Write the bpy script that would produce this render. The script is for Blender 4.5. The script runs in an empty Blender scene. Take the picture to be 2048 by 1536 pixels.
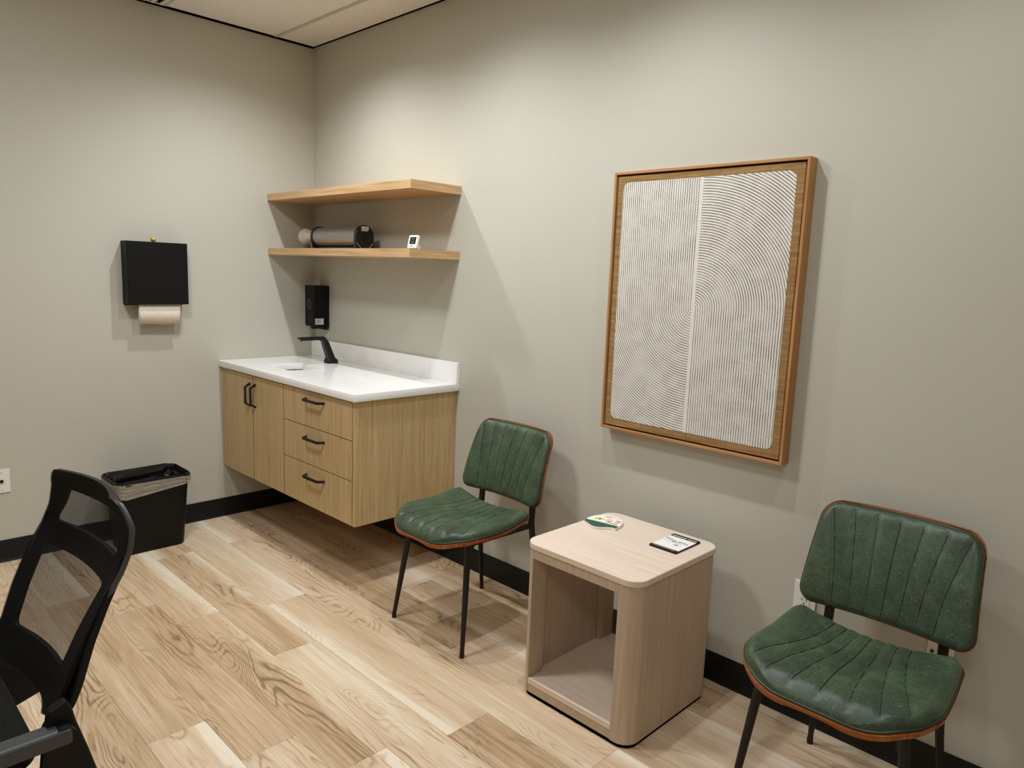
import bpy, bmesh, math, random
from mathutils import Vector, Matrix
random.seed(7)
S = bpy.context.scene
COL = S.collection
PI = math.pi

# ------------------------------------------------------------------ camera, light, exposure
H = 2.743                       # ceiling height
cam_d = bpy.data.cameras.new('camera'); cam = bpy.data.objects.new('camera', cam_d); COL.objects.link(cam)
yaw, pit, rol = math.radians(134.5101), math.radians(-8.5839), math.radians(2.2025)
f = Vector((math.cos(pit)*math.cos(yaw), math.cos(pit)*math.sin(yaw), math.sin(pit)))
r = f.cross(Vector((0, 0, 1))).normalized(); u = r.cross(f)
r2 = r*math.cos(rol) + u*math.sin(rol); u2 = -r*math.sin(rol) + u*math.cos(rol)
M = Matrix((r2, u2, -f)).transposed().to_4x4(); M.translation = Vector((4.058, -2.3473, 1.4657))
cam.matrix_world = M
cam_d.sensor_fit = 'HORIZONTAL'; cam_d.sensor_width = 36.0; cam_d.lens = 36.0*1447.19/2048
cam_d.clip_start = 0.02
S.camera = cam
S.view_settings.view_transform = 'Standard'; S.view_settings.look = 'None'
S.view_settings.gamma = 1.0; S.view_settings.use_curve_mapping = False
S.view_settings.exposure = 0.07
W = bpy.data.worlds.new('world'); S.world = W; W.use_nodes = True
W.node_tree.nodes['Background'].inputs[0].default_value = (1.0, 0.93, 0.82, 1)
W.node_tree.nodes['Background'].inputs[1].default_value = 0.0
WARM = (0.95, 1.0, 1.05)
def spot(name, x, y, watts, size=148, blend=1.0, rad=0.03):
    d = bpy.data.lights.new(name, 'SPOT'); d.energy = watts; d.color = WARM
    d.spot_size = math.radians(size); d.spot_blend = blend; d.shadow_soft_size = rad
    o = bpy.data.objects.new(name, d); COL.objects.link(o); o.location = (x, y, H - 0.02)
for i, x in enumerate((0.79, 1.71, 2.62, 3.54)):      # recessed downlights in a row by the long wall
    spot('downlight', x, -0.645, (55, 42, 41, 21)[i])
def panel(name, x, y, sx, sy, watts):
    d = bpy.data.lights.new(name, 'AREA'); d.energy = watts; d.color = WARM; d.shape = 'RECTANGLE'
    d.size = sx; d.size_y = sy
    o = bpy.data.objects.new(name, d); COL.objects.link(o); o.location = (x, y, H - 0.012)
panel('panel_and_fill_light', 1.68, -1.68, 0.35, 0.35, 25)
panel('panel_and_fill_light', 4.2, -2.9, 0.58, 0.58, 19)  # unseen fill light added on the camera side, no known fixture

# ------------------------------------------------------------------ mesh helpers
class B:
    def __init__(s): s.bm = bmesh.new()
    def face(s, vs):
        try: return s.bm.faces.new(vs)
        except ValueError: return None
    def box(s, x0, x1, y0, y1, z0, z1):
        v = [s.bm.verts.new((x, y, z)) for x in (x0, x1) for y in (y0, y1) for z in (z0, z1)]
        for q in ((0, 1, 3, 2), (4, 6, 7, 5), (0, 4, 5, 1), (2, 3, 7, 6), (0, 2, 6, 4), (1, 5, 7, 3)):
            s.face([v[i] for i in q])
        return s
    def loft(s, rings, cap=True, closed=True):
        R = [[s.bm.verts.new(p) for p in ring] for ring in rings]
        n = len(R[0])
        for a, b in zip(R, R[1:]):
            for i in range(n if closed else n-1):
                j = (i+1) % n; s.face([a[i], a[j], b[j], b[i]])
        if cap and closed:
            s.face(R[0][::-1]); s.face(R[-1])
        return s
    def cyl(s, p0, p1, r0, r1=None, n=20):
        return s.tube([p0, p1], [r0, r0 if r1 is None else r1], n)
    def tube(s, path, rad, n=12, closed=False):
        P = [Vector(p) for p in path]
        if not isinstance(rad, (list, tuple)): rad = [rad]*len(P)
        rings = []; prev = None
        for i, p in enumerate(P):
            if closed: t = (P[(i+1) % len(P)] - P[i-1])
            else: t = P[min(i+1, len(P)-1)] - P[max(i-1, 0)]
            t.normalize()
            if prev is None:
                a = Vector((0, 0, 1)) if abs(t.z) < 0.9 else Vector((1, 0, 0))
                nx = t.cross(a).normalized()
            else:
                nx = (prev - t*prev.dot(t)).normalized()
            prev = nx; ny = t.cross(nx)
            rings.append([p + rad[i]*(nx*math.cos(2*PI*k/n) + ny*math.sin(2*PI*k/n)) for k in range(n)])
        if closed: rings.append(rings[0]); return s.loft(rings, cap=False)
        return s.loft(rings)
    def bar(s, path, w, h, up=(0, 0, 1)):
        """rectangular section swept along a path"""
        P = [Vector(p) for p in path]; rings = []; up = Vector(up)
        if not isinstance(w, (list, tuple)): w = [w]*len(P)
        if not isinstance(h, (list, tuple)): h = [h]*len(P)
        for i, p in enumerate(P):
            if 0 < i < len(P)-1:
                t = ((P[i+1]-P[i]).normalized() + (P[i]-P[i-1]).normalized()).normalized()
                m = 1/max(0.3, math.sqrt((1+(P[i+1]-P[i]).normalized().dot((P[i]-P[i-1]).normalized()))/2))
            else:
                t = (P[min(i+1, len(P)-1)] - P[max(i-1, 0)]).normalized(); m = 1
            sd = t.cross(up).normalized(); uu = sd.cross(t)
            a, b = w[i]/2, h[i]/2*m
            rings.append([p+sd*a+uu*b, p-sd*a+uu*b, p-sd*a-uu*b, p+sd*a-uu*b])
        return s.loft(rings)
    def grid(s, pts, flip=False):
        V = [[s.bm.verts.new(p) for p in row] for row in pts]
        for a, b in zip(V, V[1:]):
            for i in range(len(a)-1):
                q = [a[i], a[i+1], b[i+1], b[i]]
                s.face(q[::-1] if flip else q)
        return V
    def sphere(s, c, rx, ry=None, rz=None, nu=20, nv=12):
        ry = ry or rx; rz = rz or rx; c = Vector(c); rings = []
        for j in range(1, nv):
            t = PI*j/nv
            rings.append([c+Vector((rx*math.sin(t)*math.cos(2*PI*i/nu), ry*math.sin(t)*math.sin(2*PI*i/nu), -rz*math.cos(t))) for i in range(nu)])
        R = [[s.bm.verts.new(p) for p in ring] for ring in rings]
        for a, b in zip(R, R[1:]):
            for i in range(nu): s.face([a[i], a[(i+1) % nu], b[(i+1) % nu], b[i]])
        lo = s.bm.verts.new(c-Vector((0, 0, rz))); hi = s.bm.verts.new(c+Vector((0, 0, rz)))
        for i in range(nu):
            s.face([lo, R[0][(i+1) % nu], R[0][i]]); s.face([hi, R[-1][i], R[-1][(i+1) % nu]])
        return s
    def prism(s, pts, lo, hi, axis='z'):
        def mk(p, h):
            return {'z': (p[0], p[1], h), 'y': (p[0], h, p[1]), 'x': (h, p[0], p[1])}[axis]
        return s.loft([[mk(p, lo) for p in pts], [mk(p, hi) for p in pts]])
    def flat(s, outer, holes, lo, hi, axis='z'):
        """slab with holes: polygons filled by a 2D curve, extruded"""
        cu = bpy.data.curves.new('tmp', 'CURVE'); cu.dimensions = '2D'; cu.fill_mode = 'BOTH'; cu.extrude = (hi-lo)/2
        for poly in [outer]+holes:
            sp = cu.splines.new('POLY'); sp.points.add(len(poly)-1); sp.use_cyclic_u = True
            for q, p in zip(sp.points, poly): q.co = (p[0], p[1], 0, 1)
        o = bpy.data.objects.new('tmp', cu); me = bpy.data.meshes.new_from_object(o)
        off = len(s.bm.verts); s.bm.from_mesh(me); s.bm.verts.ensure_lookup_table()
        for v in s.bm.verts[off:]:
            x, y, z = v.co; z += (lo+hi)/2
            v.co = {'z': (x, y, z), 'y': (x, z, y), 'x': (z, x, y)}[axis]
        bpy.data.objects.remove(o); bpy.data.curves.remove(cu); bpy.data.meshes.remove(me)
        return s
    def text(s, body, size, mat, extrude=0.0002):
        cu = bpy.data.curves.new('tmp', 'FONT'); cu.body = body; cu.size = size; cu.extrude = extrude
        cu.align_x = 'CENTER'; cu.align_y = 'CENTER'
        o = bpy.data.objects.new('tmp', cu); me = bpy.data.meshes.new_from_object(o); me.transform(mat)
        s.bm.from_mesh(me); bpy.data.objects.remove(o); bpy.data.curves.remove(cu); bpy.data.meshes.remove(me)
        return s
    def build(s, name, mat, parent=None, bevel=0, smooth=None, seg=2, weld=True, kind=None):
        if weld: bmesh.ops.remove_doubles(s.bm, verts=s.bm.verts, dist=1e-5)
        bmesh.ops.recalc_face_normals(s.bm, faces=s.bm.faces)
        root = parent
        while root is not None and root.parent is not None: root = root.parent
        if root is not None and root.get('_origin') is not None:
            o3 = Vector(root['_origin']); bmesh.ops.translate(s.bm, vec=-o3, verts=s.bm.verts)
        me = bpy.data.meshes.new(name); s.bm.to_mesh(me); s.bm.free()
        o = bpy.data.objects.new(name, me); COL.objects.link(o)
        if mat: me.materials.append(mat)
        if parent: o.parent = parent
        if smooth is not None:
            for p in me.polygons: p.use_smooth = True
            try: me.set_sharp_from_angle(angle=math.radians(smooth))
            except Exception: pass
        if bevel:
            m = o.modifiers.new('bevel', 'BEVEL'); m.width = bevel; m.segments = seg
            m.limit_method = 'ANGLE'; m.angle_limit = math.radians(40)
        if kind: o['kind'] = kind
        return o

def thing(name, label, cat, origin, group=None):
    o = bpy.data.objects.new(name, None); COL.objects.link(o); o.empty_display_size = 0.05
    o.location = origin; o['_origin'] = list(origin); o['label'] = label; o['category'] = cat
    if group: o['group'] = group
    return o
def copy_tree(o, parent=None):
    c = o.copy(); COL.objects.link(c)
    if parent: c.parent = parent
    for ch in o.children: copy_tree(ch, c)
    return c
def rrect(x0, x1, y0, y1, rad, n=6):
    out = []
    for cx, cy, a0 in ((x1-rad, y1-rad, 0), (x0+rad, y1-rad, 90), (x0+rad, y0+rad, 180), (x1-rad, y0+rad, 270)):
        for k in range(n+1):
            a = math.radians(a0+90*k/n); out.append((cx+rad*math.cos(a), cy+rad*math.sin(a)))
    return out

# ------------------------------------------------------------------ materials
def srgb(h):
    h = h.lstrip('#'); c = [int(h[i:i+2], 16)/255 for i in (0, 2, 4)]
    return tuple(x/12.92 if x <= .04045 else ((x+.055)/1.055)**2.4 for x in c)+(1,)
class NT:
    def __init__(s, name, rough=0.5, metal=0.0, spec=None):
        s.m = bpy.data.materials.new(name); s.m.use_nodes = True; s.t = s.m.node_tree
        s.p = s.t.nodes['Principled BSDF']; s.p.inputs['Roughness'].default_value = rough
        s.p.inputs['Metallic'].default_value = metal
        if spec is not None: s.p.inputs['Specular IOR Level'].default_value = spec
        s.out = s.t.nodes['Material Output']
    def n(s, t, **kw):
        nd = s.t.nodes.new(t)
        for k, v in kw.items():
            if k.startswith('i_'):
                key = k[2:]; key = int(key) if key.isdigit() else key.replace('_', ' ')
                s.put(nd.inputs[key], v)
            else: setattr(nd, k, v)
        return nd
    def put(s, sock, v):
        if hasattr(v, 'is_output') or isinstance(v, bpy.types.NodeSocket): s.t.links.new(v, sock)
        else: sock.default_value = v
    def math(s, op, a, b=0.0, c=0.0, clamp=False):
        nd = s.t.nodes.new('ShaderNodeMath'); nd.operation = op; nd.use_clamp = clamp
        for i, v in enumerate((a, b, c)): s.put(nd.inputs[i], v)
        return nd.outputs[0]
    def mapr(s, v, a, b, c=0.0, d=1.0, smooth=True):
        nd = s.t.nodes.new('ShaderNodeMapRange'); nd.interpolation_type = 'SMOOTHSTEP' if smooth else 'LINEAR'
        for i, q in enumerate((v, a, b, c, d)): s.put(nd.inputs[i], q)
        return nd.outputs[0]
    def mix(s, fac, a, b, mode='MIX'):
        nd = s.t.nodes.new('ShaderNodeMix'); nd.data_type = 'RGBA'; nd.blend_type = mode
        s.put(nd.inputs[0], fac); s.put(nd.inputs[6], a); s.put(nd.inputs[7], b)
        return nd.outputs[2]
    def coord(s, kind='Object', scale=(1, 1, 1), offs=None, rot=(0, 0, 0)):
        tc = s.t.nodes.new('ShaderNodeTexCoord'); v = tc.outputs[kind]
        if offs is not None:
            a = s.t.nodes.new('ShaderNodeVectorMath'); a.operation = 'ADD'; s.put(a.inputs[0], v); s.put(a.inputs[1], offs); v = a.outputs[0]
        mp = s.t.nodes.new('ShaderNodeMapping'); mp.inputs['Scale'].default_value = scale; mp.inputs['Rotation'].default_value = rot
        s.t.links.new(v, mp.inputs[0]); return mp.outputs[0]
    def noise(s, vec, scale=1.0, detail=2.0, rough=0.5, dist=0.0):
        nd = s.t.nodes.new('ShaderNodeTexNoise'); s.t.links.new(vec, nd.inputs['Vector'])
        nd.inputs['Scale'].default_value = scale; nd.inputs['Detail'].default_value = detail
        nd.inputs['Roughness'].default_value = rough; nd.inputs['Distortion'].default_value = dist
        return nd.outputs[0]
    def ramp(s, fac, stops):
        nd = s.t.nodes.new('ShaderNodeValToRGB'); el = nd.color_ramp.elements
        while len(el) < len(stops): el.new(0.5)
        for e, (p, c) in zip(el, stops): e.position = p; e.color = srgb(c) if isinstance(c, str) else c
        s.t.links.new(fac, nd.inputs[0]); return nd.outputs[0]
    def color(s, c): s.put(s.p.inputs['Base Color'], srgb(c) if isinstance(c, str) else c); return s
    def bump(s, h, strength=0.2, dist=0.001):
        b = s.t.nodes.new('ShaderNodeBump'); b.inputs['Strength'].default_value = strength; b.inputs['Distance'].default_value = dist
        s.t.links.new(h, b.inputs['Height']); s.t.links.new(b.outputs[0], s.p.inputs['Normal']); return s
def plain(name, c, rough=0.5, metal=0.0, spec=None, speckle=None, bump=None):
    t = NT(name, rough, metal, spec)
    if speckle:
        n = t.noise(t.coord(scale=(1, 1, 1)), speckle[0], 3, .6)
        t.color(t.mix(t.mapr(n, .35, .65), srgb(c), srgb(speckle[1])))
        if bump: t.bump(n, bump, 0.0008)
    else: t.color(c)
    return t.m

def paint_wall():
    t = NT('wall_paint', 0.62, spec=0.3); c = t.coord()
    n = t.noise(c, 220, 3, .6); n2 = t.noise(c, 1.2, 2)
    t.color(t.mix(t.mapr(n2, .3, .7), srgb('#bfbbad'), srgb('#c1bdaf'))); t.bump(n, .12, .0006); return t.m
def oak(name, dark, mid, light, axis, rough=0.45, fine=1.0, contrast=1.0):
    t = NT(name, rough, spec=0.35)
    k = {'x': (1.0, 16, 16), 'y': (16, 1.0, 16), 'z': (16, 16, 1.0)}[axis]
    k2 = {'x': (5, 330*fine, 330*fine), 'y': (330*fine, 5, 330*fine), 'z': (330*fine, 330*fine, 5)}[axis]
    k3 = {'x': (.5, 3.2, 3.2), 'y': (3.2, .5, 3.2), 'z': (3.2, 3.2, .5)}[axis]
    k4 = {'x': (3, 90, 90), 'y': (90, 3, 90), 'z': (90, 90, 3)}[axis]
    a = t.noise(t.coord(scale=k), 1.6, 4, .6, .4); b = t.noise(t.coord(scale=k2), 1, 3, .6); c = t.noise(t.coord(scale=k3), 1.7, 2, .5, .3)
    e = t.noise(t.coord(scale=k4), 1, 2, .6)
    v = t.math('ADD', t.math('MULTIPLY', a, .14), t.math('MULTIPLY', b, .40)); v = t.math('ADD', v, t.math('MULTIPLY', c, .10)); v = t.math('ADD', v, t.math('MULTIPLY', e, .36))
    lo, hi = .5-.13/contrast, .5+.13/contrast
    t.color(t.ramp(t.mapr(v, lo, hi, smooth=False), [(0.0, dark), (0.5, mid), (1.0, light)]))
    t.bump(b, .12, .0004); return t.m
def floor_wood():
    t = NT('floor_vinyl_wood', 0.42, spec=0.4)
    oi = t.n('ShaderNodeObjectInfo'); rnd = oi.outputs['Random']
    off = t.n('ShaderNodeCombineXYZ'); t.put(off.inputs[0], t.math('MULTIPLY', rnd, 61.0)); t.put(off.inputs[1], t.math('MULTIPLY', rnd, 17.0)); t.put(off.inputs[2], t.math('MULTIPLY', rnd, 7.0))
    o = off.outputs[0]
    sep = t.n('ShaderNodeSeparateXYZ'); t.t.links.new(t.coord(), sep.inputs[0]); y = sep.outputs[1]
    r2 = t.math('FRACT', t.math('MULTIPLY', rnd, 13.7)); r3 = t.math('FRACT', t.math('MULTIPLY', rnd, 37.1)); r4 = t.math('FRACT', t.math('MULTIPLY', rnd, 71.3))
    # cathedral figure: contour lines of a stretched noise field
    h1 = t.noise(t.coord(scale=(1.15, 5.2, 1), offs=o), 1.0, 1.2, .45, .7)
    h1b = t.noise(t.coord(scale=(5, 14, 1), offs=o), 1.0, 2, .5)
    hh = t.math('ADD', h1, t.math('MULTIPLY', h1b, .07))
    rings = t.math('SINE', t.math('MULTIPLY', hh, 185.0)); rings = t.math('POWER', t.math('MULTIPLY_ADD', rings, .5, .5), 4.0)
    ramp_amp = t.mapr(t.noise(t.coord(scale=(1.6, 6, 1), offs=o), 1.3, 2), .42, .68)
    broad = t.noise(t.coord(scale=(.9, 9, 1), offs=o), 1.0, 3, .55, .4)
    fib = t.noise(t.coord(scale=(7, 260, 1), offs=o), 1.0, 3, .6)
    fib2 = t.noise(t.coord(scale=(2.2, 85, 1), offs=o), 1.0, 4, .65, .4)
    base = t.math('MULTIPLY_ADD', t.math('SUBTRACT', broad, .5), .75, .5)
    base = t.math('ADD', base, t.math('MULTIPLY', t.math('SUBTRACT', fib2, .5), .75))
    base = t.math('ADD', base, t.math('MULTIPLY', t.math('SUBTRACT', fib, .5), .65))
    base = t.math('ADD', base, t.math('MULTIPLY', t.math('SUBTRACT', r3, .5), .42))
    base = t.math('SUBTRACT', base, t.math('MULTIPLY', t.math('MULTIPLY', rings, ramp_amp), .42))
    # pale sapwood along one edge of some planks
    side = t.math('SUBTRACT', t.math('MULTIPLY', t.math('GREATER_THAN', r2, .38), 2.0), 1.0)
    wob = t.math('MULTIPLY', t.math('SUBTRACT', t.noise(t.coord(scale=(1.4, 1, 1), offs=o), 1.5, 2), .5), .05)
    band = t.mapr(t.math('ADD', t.math('MULTIPLY', y, side), wob), .015, .088)
    band = t.math('MULTIPLY', band, t.mapr(r4, .5, .8, 0, 1.0))
    # thin pale streaks
    st = t.noise(t.coord(scale=(.7, 11, 1), offs=o), 1.0, 1, .5, .5)
    streak = t.math('MULTIPLY', t.mapr(t.math('ABSOLUTE', t.math('SUBTRACT', st, .5)), .014, .0), .55)
    base = t.math('ADD', base, t.math('MULTIPLY', band, .5)); base = t.math('ADD', base, t.math('MULTIPLY', streak, .18))
    col = t.ramp(base, [(0.0, '#8f7257'), (0.25, '#b69873'), (0.5, '#cfb291'), (0.76, '#dbc5a6'), (1.0, '#e9dac2')])
    t.color(col); t.bump(fib, .08, .0003)
    t.put(t.p.inputs['Roughness'], t.mapr(fib2, .3, .7, .36, .5)); return t.m
def leather():
    t = NT('green_leather', 0.42, spec=0.5); t.p.inputs['Sheen Weight'].default_value = .7; t.p.inputs['Sheen Roughness'].default_value = .35; t.p.inputs['Sheen Tint'].default_value = srgb('#86a876'); c = t.coord()
    a = t.noise(c, 9, 4, .6, .3); b = t.noise(c, 55, 4, .7, 1.8); fl = t.noise(t.coord(scale=(1, 1, 1)), 90, 3, .7, 3.0)
    col = t.ramp(t.math('ADD', t.math('MULTIPLY', a, .6), t.math('MULTIPLY', b, .4)), [(.3, '#222d20'), (.5, '#364630'), (.7, '#4f6246')])
    col = t.mix(t.math('MULTIPLY', t.mapr(fl, .56, .72), .45), col, srgb('#8a9a82')); t.color(col)
    v = t.n('ShaderNodeTexVoronoi'); t.t.links.new(c, v.inputs['Vector']); v.inputs['Scale'].default_value = 520
    t.put(t.p.inputs['Roughness'], t.mapr(b, .3, .7, .38, .52)); t.bump(v.outputs[0], .12, .0004); return t.m
def quartz():
    t = NT('white_quartz', 0.12, spec=0.5); c = t.coord()
    n = t.noise(c, 90, 4, .7); v = t.noise(c, 4.5, 5, .6, 1.2)
    vein = t.mapr(t.math('ABSOLUTE', t.math('SUBTRACT', v, .5)), .012, .0)
    col = t.mix(t.mapr(n, .5, .8), srgb('#f8f6f2'), srgb('#f1eee8')); col = t.mix(t.math('MULTIPLY', vein, .25), col, srgb('#cfc8bc')); t.color(col); return t.m
def ceiling_tile_mat():
    t = NT('acoustic_tile', 0.95, spec=0.1); c = t.coord()
    n = t.noise(c, 130, 3, .7, .6); f2 = t.noise(t.coord(scale=(1, 1, 1)), 70, 2, .6, 2.0)
    col = t.mix(t.mapr(n, .4, .65), srgb('#ece9e4'), srgb('#e2ded6')); col = t.mix(t.math('MULTIPLY', t.mapr(f2, .66, .74), .5), col, srgb('#b5ac9b')); t.color(col); t.bump(n, .35, .001); return t.m
def linen():
    t = NT('linen', 0.9, spec=0.1)
    a = t.noise(t.coord(scale=(12, 1, 700)), 1, 3, .6); b = t.noise(t.coord(scale=(700, 1, 14)), 1, 3, .6); c = t.noise(t.coord(scale=(3, 1, 60)), 1, 2, .6)
    v = t.math('ADD', t.math('MULTIPLY', a, .45), t.math('ADD', t.math('MULTIPLY', b, .25), t.math('MULTIPLY', c, .3)))
    t.color(t.ramp(v, [(.34, '#63492a'), (.5, '#957349'), (.66, '#c09d6e')])); t.bump(t.math('ADD', a, b), .3, .0006); return t.m
def art_print():
    """flat print: straight lines in two quadrants, quarter circles in the other two"""
    t = NT('line_print', 0.85, spec=0.15)
    sep = t.n('ShaderNodeSeparateXYZ'); t.t.links.new(t.coord(), sep.inputs[0]); x = sep.outputs[0]; z = t.math('SUBTRACT', sep.outputs[2], .4995)
    wob = t.math('MULTIPLY', t.math('SUBTRACT', t.noise(t.coord(), 14, 2), .5), .0022)
    x = t.math('ADD', x, 0.0); ax = t.math('ABSOLUTE', x)
    rad = t.math('SQRT', t.math('ADD', t.math('MULTIPLY', x, x), t.math('MULTIPLY', z, z)))
    arcq = t.math('GREATER_THAN', t.math('MULTIPLY', x, z), 0.0)
    d = t.math('ADD', t.math('MULTIPLY', rad, arcq), t.math('MULTIPLY', ax, t.math('SUBTRACT', 1.0, arcq)))
    d = t.math('ADD', d, wob)
    fr = t.math('FRACT', t.math('ADD', t.math('DIVIDE', d, .0092), .35))
    tri = t.math('ABSOLUTE', t.math('SUBTRACT', fr, .5))
    thick = t.mapr(t.noise(t.coord(), 22, 3), .3, .7, .085, .14)
    line = t.math('LESS_THAN', tri, thick)
    gap = t.math('GREATER_THAN', ax, .0055); line = t.math('MULTIPLY', line, gap)
    n = t.noise(t.coord(), 300, 2)
    t.color(t.mix(line, t.mix(t.mapr(n, .3, .7), srgb('#d9d3c9'), srgb('#e3ded6')), srgb('#4a382a'))); return t.m
def mesh_fabric():
    t = NT('black_mesh_fabric', 0.75, spec=0.2); t.color('#131313')
    sep = t.n('ShaderNodeSeparateXYZ'); t.t.links.new(t.coord(), sep.inputs[0])
    X = t.math('DIVIDE', sep.outputs[0], .0052); Y = t.math('DIVIDE', sep.outputs[2], .0046)
    def dots(ox, oy):
        a = t.math('SUBTRACT', t.math('FRACT', t.math('ADD', X, ox)), .5); b = t.math('SUBTRACT', t.math('FRACT', t.math('ADD', Y, oy)), .5)
        return t.math('ADD', t.math('MULTIPLY', a, a), t.math('MULTIPLY', b, b))
    d = t.math('MINIMUM', dots(0, 0), dots(.5, .5)); hole = t.math('LESS_THAN', d, .05)
    tr = t.n('ShaderNodeBsdfTransparent'); mx = t.n('ShaderNodeMixShader'); t.t.links.new(hole, mx.inputs[0])
    t.t.links.new(t.p.outputs[0], mx.inputs[1]); t.t.links.new(tr.outputs[0], mx.inputs[2]); t.t.links.new(mx.outputs[0], t.out.inputs[0]); return t.m
def bag_film():
    t = NT('bag_film', 0.25, spec=0.6); t.color('#a09889'); c = t.coord(scale=(6, 6, 40)); n = t.noise(c, 3, 4, .6, 1.0); t.bump(n, .6, .006)
    tr = t.n('ShaderNodeBsdfTransparent'); mx = t.n('ShaderNodeMixShader'); t.put(mx.inputs[0], t.mapr(n, .3, .7, .05, .35))
    t.t.links.new(t.p.outputs[0], mx.inputs[1]); t.t.links.new(tr.outputs[0], mx.inputs[2]); t.t.links.new(mx.outputs[0], t.out.inputs[0]); return t.m
def ribbed_fabric():
    t = NT('black_seat_fabric', 0.8, spec=0.2); w = t.noise(t.coord(scale=(40, 600, 40)), 1, 2); t.color(t.mix(t.mapr(w, .3, .7), srgb('#0d0d0d'), srgb('#1c1c1b'))); t.bump(w, .4, .001); return t.m
def brushed():
    t = NT('brushed_steel', 0.42, 0.75); n = t.noise(t.coord(scale=(4, 500, 500)), 1, 3); t.color(t.mix(n, srgb('#98969a'), srgb('#bdbab8'))); return t.m
MT = dict(
    wall=paint_wall(), floor=floor_wood(), leather=leather(), quartz=quartz(), tile=ceiling_tile_mat(), linen=linen(), art=art_print(),
    mesh=mesh_fabric(), film=bag_film(), seatfab=ribbed_fabric(), steel=brushed(),
    cab=oak('cabinet_oak', '#a38a60', '#c6a97a', '#d8be92', 'z', .48, 1.3, .75),
    shelf=oak('shelf_oak', '#b08a5c', '#c9a376', '#dab98e', 'x', .45, .8, 1.0),
    tab=oak('bleached_oak', '#a8927a', '#bfa991', '#cebaa3', 'z', .55, 1.3, .6), tabx=oak('bleached_oak_top', '#d6c0aa', '#e2ceba', '#ebd9c8', 'x', .5, 1.2, .8),
    shelfy=oak('shelf_oak_end', '#b08a5c', '#c9a376', '#dab98e', 'y', .45, .8, 1.0), framez=oak('frame_wood_upright', '#9a6a3a', '#b17e4b', '#c2925f', 'z', .5, .7),
    frame=oak('frame_wood', '#9a6a3a', '#b17e4b', '#c2925f', 'x', .5, .7), ply=oak('walnut_ply', '#6b3515', '#94501f', '#b06a33', 'x', .25, .5),
    black=plain('matte_black', '#070707', .55, spec=.22, speckle=(300, '#0c0c0c'), bump=.1), bm=plain('black_metal', '#0b0b0b', .42, spec=.4),
    base=plain('black_rubber_base', '#0d0d0d', .45, spec=.35), gap=plain('void', '#050505', .9, spec=0), white=plain('white_plastic', '#e8e4dc', .35),
    paper=plain('paper', '#ece2d3', .9, spec=.1, speckle=(120, '#e2d6c6'), bump=.15), sink=plain('white_ceramic', '#dddbd5', .12), tee=plain('tee_paint', '#c4bcac', .6),
    edge=plain('painted_gap_shade', '#2b1f12', .8, spec=.1), brass=plain('brass', '#d9ad62', .35, .5), lcd=plain('lcd', '#22261f', .3), lcdink=plain('lcd_ink', '#707a66', .5), greyprint=plain('grey_print', '#6d6a66', .6),  # the dark brown stands in for shade in the door and drawer gaps
    dark=plain('dark_plastic', '#080808', .5, spec=.25, speckle=(200, '#0c0c0c')), innerbag=plain('black_bag', '#0f0f10', .16, spec=.8), gloss=plain('gloss_black', '#060606', .12), stitch=plain('stitch', '#0e130d', .8),
    pipe=plain('piping', '#2a3527', .35), cap=plain('cap_plastic', '#1b1b1d', .38), lamp=plain('cream_globe', '#d9cfbd', .35), sticker=plain('sticker', '#d8d5cf', .5),
    green=plain('deep_green_print', '#14543a', .3), card=plain('white_card', '#f4f1ea', .5), pink=plain('pink_print', '#ecc9c4', .6), coral=plain('coral_print', '#e0907f', .6),
    yellow=plain('yellow_print', '#d8cf6a', .6), ink=plain('ink', '#2a2a38', .6), redink=plain('red_print', '#b4514c', .6), lime=plain('lime_print', '#9db64a', .6),
    greyframe=plain('grey_plastic', '#3a3a39', .5, speckle=(400, '#444443'), bump=.2), chrome=plain('chrome', '#c8c6c2', .2, 1.0), foot=plain('foot_rubber', '#070707', .6))

# ------------------------------------------------------------------ the room
X1, Y1 = 5.3, -3.9
def struct(name, b, m, parent=None, **kw):
    o = b.build(name, m, parent, **kw)
    if parent is None: o['kind'] = 'structure'
    return o
struct('wall_left', B().box(-.12, 0, Y1-.12, .12, -.05, H+.15), MT['wall'])
struct('wall_right', B().box(0, X1+.12, 0, .12, -.05, H+.15), MT['wall'])
struct('wall_near', B().box(0, X1+.12, Y1-.12, Y1, -.05, H+.15), MT['wall'])
struct('wall_far_side', B().box(X1, X1+.12, Y1, 0, -.05, H+.15), MT['wall'])
floor = struct('floor', B().box(0, X1, Y1, 0, -.05, -.0035), MT['gap'])
# planks: rows run along x, 0.178 m wide, 1.212 m long
joints = {0: .52, 1: 1.732, 2: .28, 3: .839, 4: .440, 5: 1.242, 6: .435, 7: 1.161, 8: .922, 9: .66, 10: 1.24}
row, y_hi, k = 0, 0.0, 0
edges = [0.0, -0.058]
while edges[-1] > Y1: edges.append(-0.058-.178*(len(edges)-1))
for k in range(len(edges)-1):
    ya, yb = edges[k+1], edges[k]; ya = max(ya, Y1)
    if yb-ya < .01: continue
    j = joints.get(k, random.random()*1.2) % 1.212
    xs = [0.0]+[j+1.212*i for i in range(6) if 0.05 < j+1.212*i < X1-.05]+[X1]
    for xa, xb in zip(xs, xs[1:]):
        cx, cy = (xa+xb)/2, (ya+yb)/2
        o = B().box(xa+.0003-cx, xb-.0003-cx, ya+.0003-cy, yb-.0003-cy, -.0045, 0).build('plank', MT['floor'], floor, bevel=.0006, seg=1)
        o.location = (cx, cy, 0)
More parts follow.
